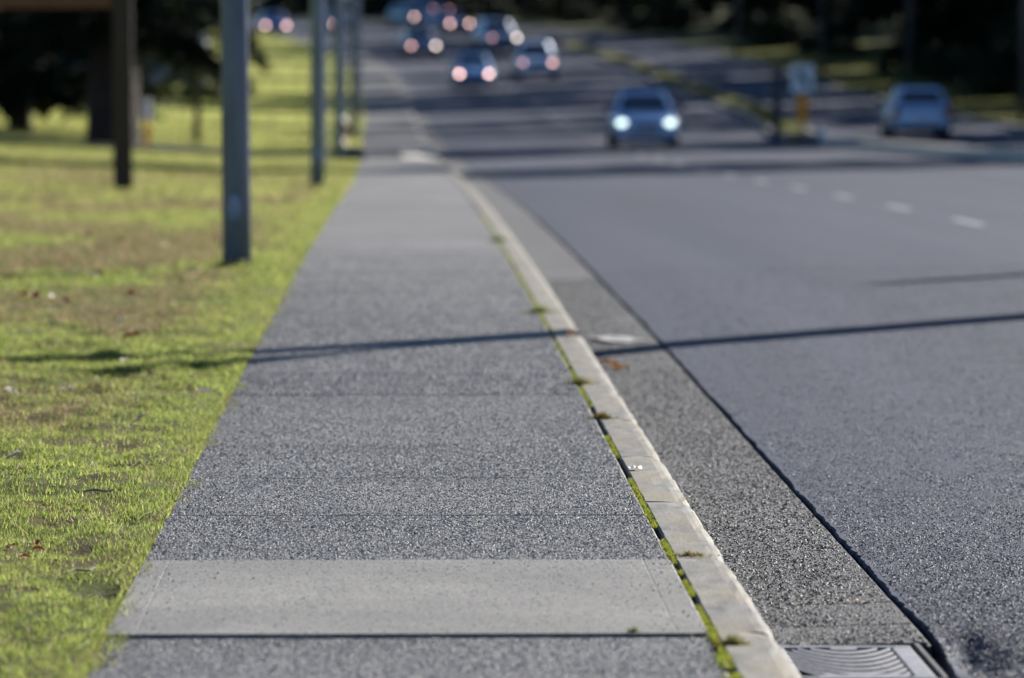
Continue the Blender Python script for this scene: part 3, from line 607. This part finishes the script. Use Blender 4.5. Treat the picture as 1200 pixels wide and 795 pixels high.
q = P(-1.18 + .3, 113); va = tag(empty('utility_vault', (q.x - .15, 113.2, float(lawn(-1.0, 113)))), 'low dark concrete utility vault on the lawn beside a lamp post', 'utility box')
link('vault_body', box('vault_body', (-.36, -.5, -.1), (.36, .5, .24), .03), M['dkconcrete'], va); link('lid', box('lid', (-.33, -.46, .243), (.33, .46, .285), .012), M['steel_dark'], va)
def sign_post(u, d, h, w, label, face=None, back=M['steel']):
    q = P(u, d); e = tag(empty('sign_post', (q.x, q.y, float(lawn(u, d)) if u < 0 or u > 20 else q.z)), label, 'sign post')
    link('post', tube('post', [(0, 0, -.1), (0, 0, h)], [w / 2, w / 2], 8), M['steel'], e)
    p = link('sign_panel', box('sign_panel', (-.3, -.03, h - .8), (.3, -.012 - w / 2 + .03, h), .01) if False else box('sign_panel', (-.3, -w / 2 - .02, h - .8), (.3, -w / 2 - .004, h), .005), face or M['white'], e)
    return e
sign_post(-1.45, 104, 4.2, .075, 'slim pale sign post on the lawn just before the vault')
sign_post(-1.3, 158, 4.8, .09, 'slim sign post past the driveway between two lamp posts')
# sign at the head of the long median
q = P(11.35, 147); ks = tag(empty('median_sign', (q.x, q.y, q.z + .05)), 'white keep-right arrow sign above an orange marker at the median head', 'sign')
link('post', tube('post', [(0, 0, -.1), (0, 0, 2.05)], [.035, .035], 8), M['steel'], ks)
pn = link('sign_panel', box('sign_panel', (-.31, -.055, 1.28), (.31, -.037, 2.05), .008), M['white'], ks)
ar = pymesh('arrow', [(-.20, 0, 1.86), (-.12, 0, 1.92), (.10, 0, 1.62), (.16, 0, 1.70), (.20, 0, 1.42), (-.06, 0, 1.50), (.02, 0, 1.56)], [(0, 6, 2, 1), (5, 4, 3, 2, 6)])
link('arrow', ar, M['black'], pn, loc=(0, -.058, 0))
ci = link('island_symbol', box('island_symbol', (-.045, -.0585, 1.70), (.045, -.0562, 1.96), .0), M['black'], pn); ci.location = (-.0, -.003, 0)
link('hazard_marker', box('hazard_marker', (-.16, -.058, .42), (.16, -.04, 1.22), .006), M['orange'], ks)
q = P(10.85, 149.5); gp = tag(empty('square_post', (q.x, q.y, q.z)), 'plain square grey post standing left of the arrow sign', 'post')
link('shaft', box('shaft', (-.13, -.13, -.1), (.13, .13, 1.98), .02), M['dkconcrete'], gp); link('cap', box('cap', (-.16, -.16, 1.981), (.16, .16, 2.05), .02), M['concrete'], gp)
q = P(11.3 + .25, 142.5); dl = tag(empty('delineator', (q.x, q.y, q.z)), 'short white delineator knob in the median gap below the sign', 'delineator')
link('stub', lathe('stub', [(.12, 0), (.12, .03), (.06, .05), (.06, .22)], 12), M['white'], dl, smoothed=True); link('cap', ball('cap', .12, (1, 1, .8)), M['white'], dl, loc=(0, 0, .28), smoothed=True)

# ------------------------------------------------------------------ trees
def sprays(base, dirs, L, w):                    # triangles: base (n,3) + direction
    n = len(base); up = np.array([0, 0, 1.]); s = np.cross(dirs, up); s /= np.linalg.norm(s, axis=1, keepdims=True) + 1e-6
    s = s * np.cos(RNG.uniform(-1, 1, n))[:, None] + np.array([0, 0, 1.]) * np.sin(RNG.uniform(-1, 1, n))[:, None]
    out = np.zeros((n, 3, 3)); out[:, 0] = base - s * w[:, None] / 2; out[:, 1] = base + s * w[:, None] / 2; out[:, 2] = base + dirs * L[:, None]; return out
def conifer(name, H, Rr, z0, nbr, per, size, seed, trunk_r, droop=.35):
    rg = np.random.default_rng(seed); B = []; Dd = []; Ls = []; Ws = []
    for b in range(nbr):
        t = (b + rg.random()) / nbr; z = z0 + (H - z0) * t ** 1.15; a = rg.random() * 6.283
        bl = (Rr * (1 - t) ** .85 + .25) * rg.uniform(.55, 1.12)
        s = rg.random(per) ** .7; x = s * bl; dz = -droop * bl * s * s + .12 * bl * s
        lat = rg.normal(0, .11, per) * bl * (1.15 - s); vz = rg.normal(0, .05, per) * bl * .5
        ca, sa = math.cos(a), math.sin(a)
        B.append(np.stack([ca * x - sa * lat, sa * x + ca * lat, z + dz + vz], -1))
        aa = a + rg.normal(0, .8, per); Dd.append(np.stack([np.cos(aa), np.sin(aa), rg.normal(-.35, .3, per)], -1))
        Ls.append(size * rg.uniform(.6, 1.5, per)); Ws.append(size * rg.uniform(.25, .55, per))
    tri = sprays(np.concatenate(B), np.concatenate(Dd), np.concatenate(Ls), np.concatenate(Ws))
    cr = trimesh(name + '_crown', tri)
    n = 8; tr = tube(name + '_trunk', [(math.sin(i) * .04, math.cos(i) * .04, -.4 + (H + .2) * i / n) for i in range(n + 1)], [trunk_r * (1.18 if i == 0 else 1) * (1 - i / n * .93) for i in range(n + 1)], 14)
    return tr, cr
def tree(name, meshes, loc, rz_, label, cat='tree', group=None, m2='needles', sc=1.):
    e = tag(empty(name, loc, rz_), label, cat, group); e.scale = (sc, sc, sc)
    link('trunk', meshes[0], M['bark'], e, smoothed=False)
    c = link('crown', meshes[1], M[m2], e)
    if c.data.materials and c.data.materials[0] != M[m2]:
        c.material_slots[0].link = 'OBJECT'; c.material_slots[0].material = M[m2]
    return e
fir = conifer('big_fir', 27, 3.4, 2.3, 260, 230, .26, 5, .56, .45)
d = 121; u = -6.35; tree('fir_tree', fir, (u + float(C(d)), d, float(lawn(u, d))), 1.1, 'massive old fir with dark trunk and low drooping branches on the left lawn', m2='needles')
d = 138; u = -9.6; tree('fir_tree', conifer('low_fir', 17, 4.6, .9, 300, 210, .36, 8, .3, .25), (u + float(C(d)), d, float(lawn(u, d))), .4, 'dark bushy fir with branches to the ground behind the timber sign', m2='needles')
d = 152; u = -13.5; tree('fir_tree', conifer('rear_fir', 21, 4.8, .6, 280, 170, .42, 9, .3, .2), (u + float(C(d)), d, float(lawn(u, d))), 2.4, 'dense dark fir farther back behind the massive trunk', m2='needles')
d = 134; u = -4.9; tree('cedar_tree', conifer('young_cedar', 9, 1.7, 1.75, 150, 120, .2, 12, .09, .6), (u + float(C(d)), d, float(lawn(u, d))), .9, 'slim olive-green young cedar between the massive fir and the near lamp post', m2='needles2')
var = [conifer('woodland_fir', h, r, z0, nb, 90, .62, 20 + i, .26, .35) for i, (h, r, z0, nb) in enumerate(((22, 4.0, 1.2, 120), (18, 3.6, .8, 110), (25, 4.4, 3.0, 125)))]
# firs beyond the far verge: spaced, so that light falls between their shadows
def wood(u, d, k, sc, label, group, m2='needles'):
    z = float(lawn(u, d)); tree('fir_tree', var[k % 3], (u + float(C(d)), d, z), random.uniform(0, 6), label, 'tree', group, m2, sc)
LA = 'dark woodland fir standing beyond the far verge of the road'; GA = 'firs beyond the far verge'
u0, d0 = on_line(1, 99, 40); wood(u0, d0, 0, 1.6, 'tall roadside fir right of the view whose shadow crosses the walk', 'roadside firs right of the view')
for u, d, k, s in ((28, 206, 0, 1.05), (30, 247, 0, 1.5), (34.5, 243, 2, 1.45), (27, 253, 1, 1.6), (37.9, 181, 0, 1.55), (42.6, 187, 2, 1.5), (33, 202, 1, 1.0), (42, 178, 2, 1.45), (35, 224, 1, .8), (32, 276, 1, .75), (36, 290, 0, .9), (29, 318, 1, 1.1), (34, 328, 2, 1.2), (41, 230, 0, 1.2), (44, 265, 1, 1.2), (46, 300, 2, 1.2), (43, 205, 1, 1.1), (50, 245, 0, 1.3), (40, 340, 0, 1.2), (31, 350, 1, 1.2), (52, 330, 2, 1.2), (40, 172, 1, 1.0), (56, 285, 1, 1.3), (60, 320, 0, 1.3), (48, 365, 1, 1.2), (36, 375, 0, 1.2), (27, 372, 2, 1.1), (46, 185, 0, 1.1), (39, 280, 2, 1.), (37, 262, 1, 1.), (41, 310, 1, 1.1), (47, 212, 2, 1.5), (46, 224, 0, 1.5), (49, 258, 2, 1.5), (44, 248, 1, 1.6), (47, 277, 0, 1.5), (50, 292, 1, 1.5), (53, 308, 2, 1.5), (47, 322, 0, 1.5), (58, 305, 1, 1.6), (55, 345, 2, 1.6), (45, 352, 1, 1.5), (62, 340, 0, 1.5)):
    wood(u, d, k, s, LA, GA)
LB = 'dark fir in the woods that close the street where it bends left'; GB = 'firs closing the street'
for i in range(30):
    x = -62 + i * 4.4 + random.uniform(-1, 1); d = 425 + random.uniform(-14, 30) + (12 if x < -20 else 0)
    z = float(lawn(x - C(d), d)) if x - C(d) < -.8 else float(G(d) + .6)
    if 0 < x - C(d) < 21: d += 60
    tree('fir_tree', var[i % 3], (x, d, z - .2), random.uniform(0, 6), LB, 'tree', GB, 'needles', random.uniform(.9, 1.2))
def bush_mesh(name, rx, ry, rz_, n, size, seed):
    rg = np.random.default_rng(seed); v = rg.normal(0, 1, (n, 3)); v /= np.linalg.norm(v, axis=1, keepdims=True); v[:, 2] = np.abs(v[:, 2])
    rr = (.6 + .4 * rg.random(n)) * (.8 + .35 * np.sin(5 * v[:, 0] + 3 * v[:, 1]) * np.cos(4 * v[:, 2] + seed))
    b = v * rr[:, None] * np.array([rx, ry, rz_]); dr = rg.normal(0, 1, (n, 3)); dr /= np.linalg.norm(dr, axis=1, keepdims=True)
    return trimesh(name, sprays(b, dr, size * rg.uniform(.6, 1.4, n), size * rg.uniform(.4, .8, n)))
bm_ = bush_mesh('bush', 1.6, 1.4, 1.5, 3200, .17, 3)
def bush(x, d, sc, label, group=None, m2='leafy', stretch=(1, 1, 1)):
    z = float(lawn(x - C(d), d)); e = tag(empty('shrub', (x, d, z - .05), random.uniform(0, 6)), label, 'shrub', group); e.scale = (sc * stretch[0], sc * stretch[1], sc * stretch[2])
    link('foliage', bm_, M[m2], e).material_slots[0].material
    link('stem', tube('stem', [(0, 0, -.2), (.03, 0, .5), (0, .05, 1.0)], [.08, .06, .02], 6), M['bark'], e)
for i in range(26):
    d = 178 + i * 8.5; bush(25.5 + C(d) + random.uniform(-1.2, 2.6), d, random.uniform(.8, 1.7), 'dark undergrowth shrub at the foot of the firs beyond the far verge', 'undergrowth beyond the far verge')
for i in range(60):
    x = -62 + (i % 30) * 4.3 + (2.1 if i >= 30 else 0) + random.uniform(-.8, .8); d = (406 if i < 30 else 436) + random.uniform(-4, 5)
    if -2 < x - C(d) < 21.5: continue
    bush(x, d, random.uniform(1.5, 2.2) * (1 if i < 30 else 1.7), 'dark shrub at the foot of the woods that close the street', 'undergrowth closing the street')

# ------------------------------------------------------------------ house, hedge and bins far left
hx, hd = -13.3, 222.; hz = float(lawn(hx - C(hd), hd)) - .1
ho = tag(empty('house', (hx, hd, hz)), 'pale lavender sided house half hidden by fir branches', 'house')
link('wall', box('wall', (-5, 0, 0), (4.9, 7, 3.2), 0), M['siding'], ho)
for x in (-5.06, 4.86): link('corner_trim', box('corner_trim', (x, -.06, 0), (x + .2, -.005, 3.2), .01), M['trim'], ho)
rf = link('roof', pymesh('roof', [(-5.6, -.7, 3.05), (5.5, -.7, 3.05), (5.5, 3.5, 5.4), (-5.6, 3.5, 5.4), (5.5, 7.7, 3.05), (-5.6, 7.7, 3.05), (-5.6, -.7, 2.9), (5.5, -.7, 2.9), (5.5, 3.5, 5.2), (-5.6, 3.5, 5.2), (5.5, 7.7, 2.9), (-5.6, 7.7, 2.9)], [(0, 1, 2, 3), (3, 2, 4, 5), (7, 6, 9, 8), (8, 9, 11, 10), (6, 7, 1, 0), (10, 11, 5, 4), (1, 7, 8, 2), (2, 8, 10, 4), (6, 0, 3, 9), (9, 3, 5, 11)]), M['shingle'], ho)
for x in (-3.4, .4, 2.7):
    w = link('window', box('window', (x, -.05, 1.0), (x + 1.1, -.004, 2.2), .01), M['white'], ho); link('pane', box('pane', (x + .08, -.062, 1.08), (x + 1.02, -.051, 2.12), 0), M['winglass'], w)
link('door', box('door', (-1.5, -.045, .02), (-.5, -.004, 2.1), .01), M['trim'], ho)
bx, bd = -8.45, 219.; be = tag(empty('recycling_bin', (bx, bd, float(lawn(bx - C(bd), bd)))), 'blue lidded bin at the corner of the pale house', 'bin')
link('tub', pymesh('tub', [(-.3, -.3, .05), (.3, -.3, .05), (.3, .3, .05), (-.3, .3, .05), (-.42, -.4, 1.05), (.42, -.4, 1.05), (.42, .4, 1.05), (-.42, .4, 1.05)], [(3, 2, 1, 0), (0, 1, 5, 4), (1, 2, 6, 5), (2, 3, 7, 6), (3, 0, 4, 7), (4, 5, 6, 7)]), M['bluebin'], be)
link('lid', box('lid', (-.45, -.44, 1.055), (.45, .46, 1.12), .02), M['bluebin'], be)
for s in (-1, 1): link('wheel', lathe('wheel', [(.1, -.03), (.1, .03)], 12, 'X'), M['rubber'], be, loc=(.3 * s, .36, .1))
for i in range(7):
    x = -11.6 + i * .72; bush(x, 199 + .4 * i, .42, 'low dark shrub of the clipped hedge in front of the pale house', 'hedge before the house', 'leafy', (1.3, 1, 1.0))
pl = tag(empty('brick_planter', (-7.3, 212, float(lawn(-6.5, 212)))), 'low red brick planter at the end of the dark hedge', 'planter')
for r_ in range(5):
    for c_ in range(7):
        if 'brickm' not in leafm: leafm['brickm'] = box('brick', (-.1, -.05, -.035), (.1, .05, .035), .006)
        link('brick', leafm['brickm'], M['brick'], pl, loc=(-.66 + c_ * .22 + (.11 if r_ % 2 else 0), 0, .04 + r_ * .082))
link('soil_bed', box('soil_bed', (-.7, .06, 0), (.75, .7, .36), .02), M['soil'], pl)

# ------------------------------------------------------------------ cars
def car_proto(style):
    if style == 'sedan': L, Wd, H, zb, belt, hood, cb, cr = 4.5, .88, 1.43, .19, .94, .80, (-.95, 1.62), (-.22, .98)
    elif style == 'hatch': L, Wd, H, zb, belt, hood, cb, cr = 4.1, .86, 1.48, .19, .96, .84, (-1.0, 1.93), (-.25, 1.45)
    else: L, Wd, H, zb, belt, hood, cb, cr = 4.5, .92, 1.74, .27, 1.10, .99, (-1.05, 2.15), (-.35, 1.85)
    h = L / 2; e = empty('car')
    st = [(-h, .80, zb + .04, hood - .26), (-h + .04, .91, zb - .01, hood - .14), (-h + .2, .97, zb - .02, hood - .05), (-h + .7, 1, zb, hood + .02), (cb[0] - .05, 1, zb, belt - .03), (0, 1, zb, belt), (h - .8, 1, zb, belt + .02), (h - .25, .96, zb + .01, belt + .02), (h - .05, .88, zb + .05, belt - .06), (h, .78, zb + .12, belt - .2)]
    v = []; f = []
    for y, w, b, t in st:
        w = w * Wd; half = [(0, b), (w * .75, b), (w * .95, b + .08), (w, b + .26), (w, (b + t) / 2 + .08), (w * .975, t - .1), (w * .90, t - .025), (w * .7, t), (0, t + .025)]
        v += [(x, y, z) for x, z in half] + [(-x, y, z) for x, z in half[-2:0:-1]]
    n = 16
    for i in range(len(st) - 1):
        for k in range(n): f.append((i * n + k, i * n + (k + 1) % n, (i + 1) * n + (k + 1) % n, (i + 1) * n + k))
    f.append(tuple(range(n))[::-1]); f.append(tuple(range((len(st) - 1) * n, len(st) * n)))
    body = link('body', pymesh('body', v, f), None, e, smoothed=True); body.data.materials.append(M['white'])
    md = body.modifiers.new('sub', 'SUBSURF'); md.levels = md.render_levels = 1
    # greenhouse
    wb, wt = Wd * .93, Wd * .70; zt = H - .05; z0 = belt - .04
    ring = lambda y0, y1, w, z, c: [(-w + c, y0, z), (w - c, y0, z), (w, y0 + c * 1.6, z), (w, y1 - c * 1.6, z), (w - c, y1, z), (-w + c, y1, z), (-w, y1 - c * 1.6, z), (-w, y0 + c * 1.6, z)]
    v = ring(cb[0], cb[1], wb, z0, .07) + ring(cr[0], cr[1], wt, zt, .09) + ring(cr[0] + .14, cr[1] - .14, wt - .1, H, .09)
    f = [(i + k * 8, (i + 1) % 8 + k * 8, (i + 1) % 8 + 8 + k * 8, i + 8 + k * 8) for k in range(2) for i in range(8)] + [tuple(range(16, 24))]
    cab = link('roof', pymesh('roof', v, f), None, e); cab.data.materials.append(M['white'])
    def pane(nm, q, out, a0=.06, a1=.94, b0=.10, b1=.90):
        q = [Vector(x) for x in q]
        g = lambda s, t: q[0].lerp(q[1], s).lerp(q[3].lerp(q[2], s), t) + Vector(out)
        vv = [g(a0, b0), g(a1, b0), g(a1, b1), g(a0, b1)]; bk = [x - Vector(out) * 1.5 for x in vv]
        return link(nm, pymesh(nm, vv + bk, [(0, 1, 2, 3), (7, 6, 5, 4), (0, 4, 5, 1), (1, 5, 6, 2), (2, 6, 7, 3), (3, 7, 4, 0)]), M['glass'], e)
    pane('windscreen', (v[0], v[1], v[9], v[8]), (0, -.012, .008), .02, .98)
    pane('rear_window', (v[4], v[5], v[13], v[12]), (0, .012, .008), .04, .96, .25)
    for s, (a, b, c_, d_) in ((1, (v[2], v[3], v[11], v[10])), (-1, (v[7], v[6], v[14], v[15]))):
        pane('front_side_window', (a, b, c_, d_), (.012 * s, 0, .004), .10, .48); pane('rear_side_window', (a, b, c_, d_), (.012 * s, 0, .004), .52, .9)
    for y in (-h + .85, h - .85):
        for s in (-1, 1):
            link('wheel_arch', lathe('wheel_arch', [(.37, -.02), (.37, .012), (.34, .014)], 20, 'X'), M['trimblack'], e, loc=(s * (Wd - .005), y, .34), rot=(0, 0, 0 if s > 0 else math.pi))
            wh = empty('wheel'); wh.parent = e; wh.location = (s * (Wd - .09), y, .32); wh.rotation_euler = (0, 0, 0 if s > 0 else math.pi)
            link('tyre', lathe('tyre', [(.22, -.1), (.30, -.1), (.32, -.07), (.32, .08), (.305, .11), (.22, .112)], 22, 'X'), M['rubber'], wh, smoothed=True)
            link('rim', lathe('rim', [(.215, .09), (.215, .116), (.17, .108), (.06, .122), (.02, .124)], 10, 'X'), M['rim'], wh)
    for s in (-1, 1):
        hl = link('headlight', ball('headlight', 1, (.19, .10, .085)), M['lens'], e, loc=(s * Wd * .72, -h + .11, hood - .17), smoothed=True)
        link('lamp', ball('lamp', 1, (.085, .04, .06)), M['lamp_warm'], hl, loc=(s * .01, -.075, 0), smoothed=True)
        link('tail_light', ball('tail_light', 1, (.13, .07, .16)), M['tail'], e, loc=(s * Wd * .84, h - .06, belt - .17), smoothed=True)
        link('mirror', ball('mirror', 1, (.11, .07, .075)), M['trimblack'], e, loc=(s * (Wd + .09), cb[0] + .45, belt + .08), smoothed=True)
    link('grille', box('grille', (-.42, -h - .02, hood - .30), (.42, -h + .06, hood - .17), .02), M['trimblack'], e)
    link('lower_intake', box('lower_intake', (-.58, -h - .015, zb + .1), (.58, -h + .1, zb + .24), .03), M['trimblack'], e)
    link('licence_plate', box('licence_plate', (-.16, -h - .035, hood - .42), (.16, -h - .021, hood - .31), .004), M['plate'], e)
    link('rear_bumper_trim', box('rear_bumper_trim', (-.6, h - .12, zb + .08), (.6, h + .012, zb + .22), .03), M['trimblack'], e)
    link('licence_plate', box('licence_plate', (-.16, h + .0, belt - .36), (.16, h + .02, belt - .24), .004), M['plate'], e)
    return e
protos = {}
def car(style, px, d, turn, colour, lamp, label, group, rear=False, u=None):
    if style not in protos: e = protos[style] = car_proto(style)
    else: e = copy_tree(protos[style])
    x = (px - 475) / 6250 * d; uu = x - float(C(d))
    on = -.85 < uu < 20
    z = float(G(d) + rz(uu)) if on else float(lawn(uu, d)) + .02
    e.location = (x, d, z)
    slope = float(np.arctan((G(d + 3) - G(d - 3)) / 6.))
    e.rotation_mode = 'XYZ'; e.rotation_euler = (slope * math.cos(turn), 0, turn + (math.pi if rear else 0))
    if rear: e.rotation_euler.x = -slope
    pm = paint(colour[0], colour[1])
    for ch in e.children:
        b = ch.name.split('.')[0]
        if b in ('body', 'roof'): ch.material_slots[0].link = 'OBJECT'; ch.material_slots[0].material = pm
        if b == 'headlight':
            for g in ch.children: g.material_slots[0].link = 'OBJECT'; g.material_slots[0].material = M[lamp[0 if ch.location.x < 0 else 1]] if isinstance(lamp, tuple) else M[lamp]
    return tag(e, label, 'car', group)
GO = 'oncoming cars'; 
nearest = car('hatch', 753, 141, .0, ('metallic_blue', (.40, .56, .82)), 'lamp_white', 'metallic blue hatchback with bright white headlights driving toward the sidewalk viewer', GO)
car('suv', 627, 246, heading(246), ('pale_silver_blue', (.50, .62, .80)), ('lamp_dim', 'lamp_mid'), 'pale silver-blue car beside the median with dim front lamps', GO)  # stronger glow of the right lamp imitates a sun glint
car('sedan', 554, 236, heading(236), ('deep_blue', (.16, .32, .6)), 'lamp_warm', 'deep blue low sedan with two bright warm lamps in the kerb lane', GO)
car('suv', 581, 287, heading(287) + .12, ('slate_blue', (.14, .20, .34)), ('lamp_dim', 'lamp_pale'), 'dark slate blue utility vehicle in the middle lane uphill', GO)
car('sedan', 491, 280, heading(280) + .05, ('navy', (.03, .06, .16)), ('lamp_mid', 'lamp_pale'), 'navy sedan with warm lamps hugging the kerb uphill', GO)
car('hatch', 480, 360, .45, ('pale_teal', (.30, .44, .50)), 'lamp_warm', 'pale teal car coming round the bend with warm lamps', GO)
car('sedan', 524, 332, .35, ('ink_blue', (.03, .07, .20)), 'lamp_warm', 'ink blue sedan rounding the bend between the teal and slate vehicles', GO)
car('suv', 500, 392, .5, ('midnight', (.05, .09, .2)), 'lamp_dim', 'midnight blue utility vehicle farthest up the bend', GO)
car('sedan', 320, 330, .12, ('royal_blue', (.06, .12, .32)), 'lamp_warm', 'royal blue sedan parked at the top of the bright lawn', 'cars at the top of the lawn')  # parked: glowing lamps stand in for sun glints on the headlights
car('sedan', 396, 335, .2, ('dark_navy', (.02, .04, .10)), 'lamp_warm', 'dark navy sedan at the top of the lawn behind the lamp posts', 'cars at the top of the lawn')  # lamp glow here also imitates a sun glint
car('hatch', 1073, 152, 0, ('light_blue', (.34, .46, .66)), 'lamp_dim', 'light blue hatchback seen from behind on the far carriageway', 'cars driving away', rear=True)
for ch in nearest.children:
    if ch.name.startswith('headlight'):
        for g in ch.children: g.scale = (1.5, 1.2, 1.35)
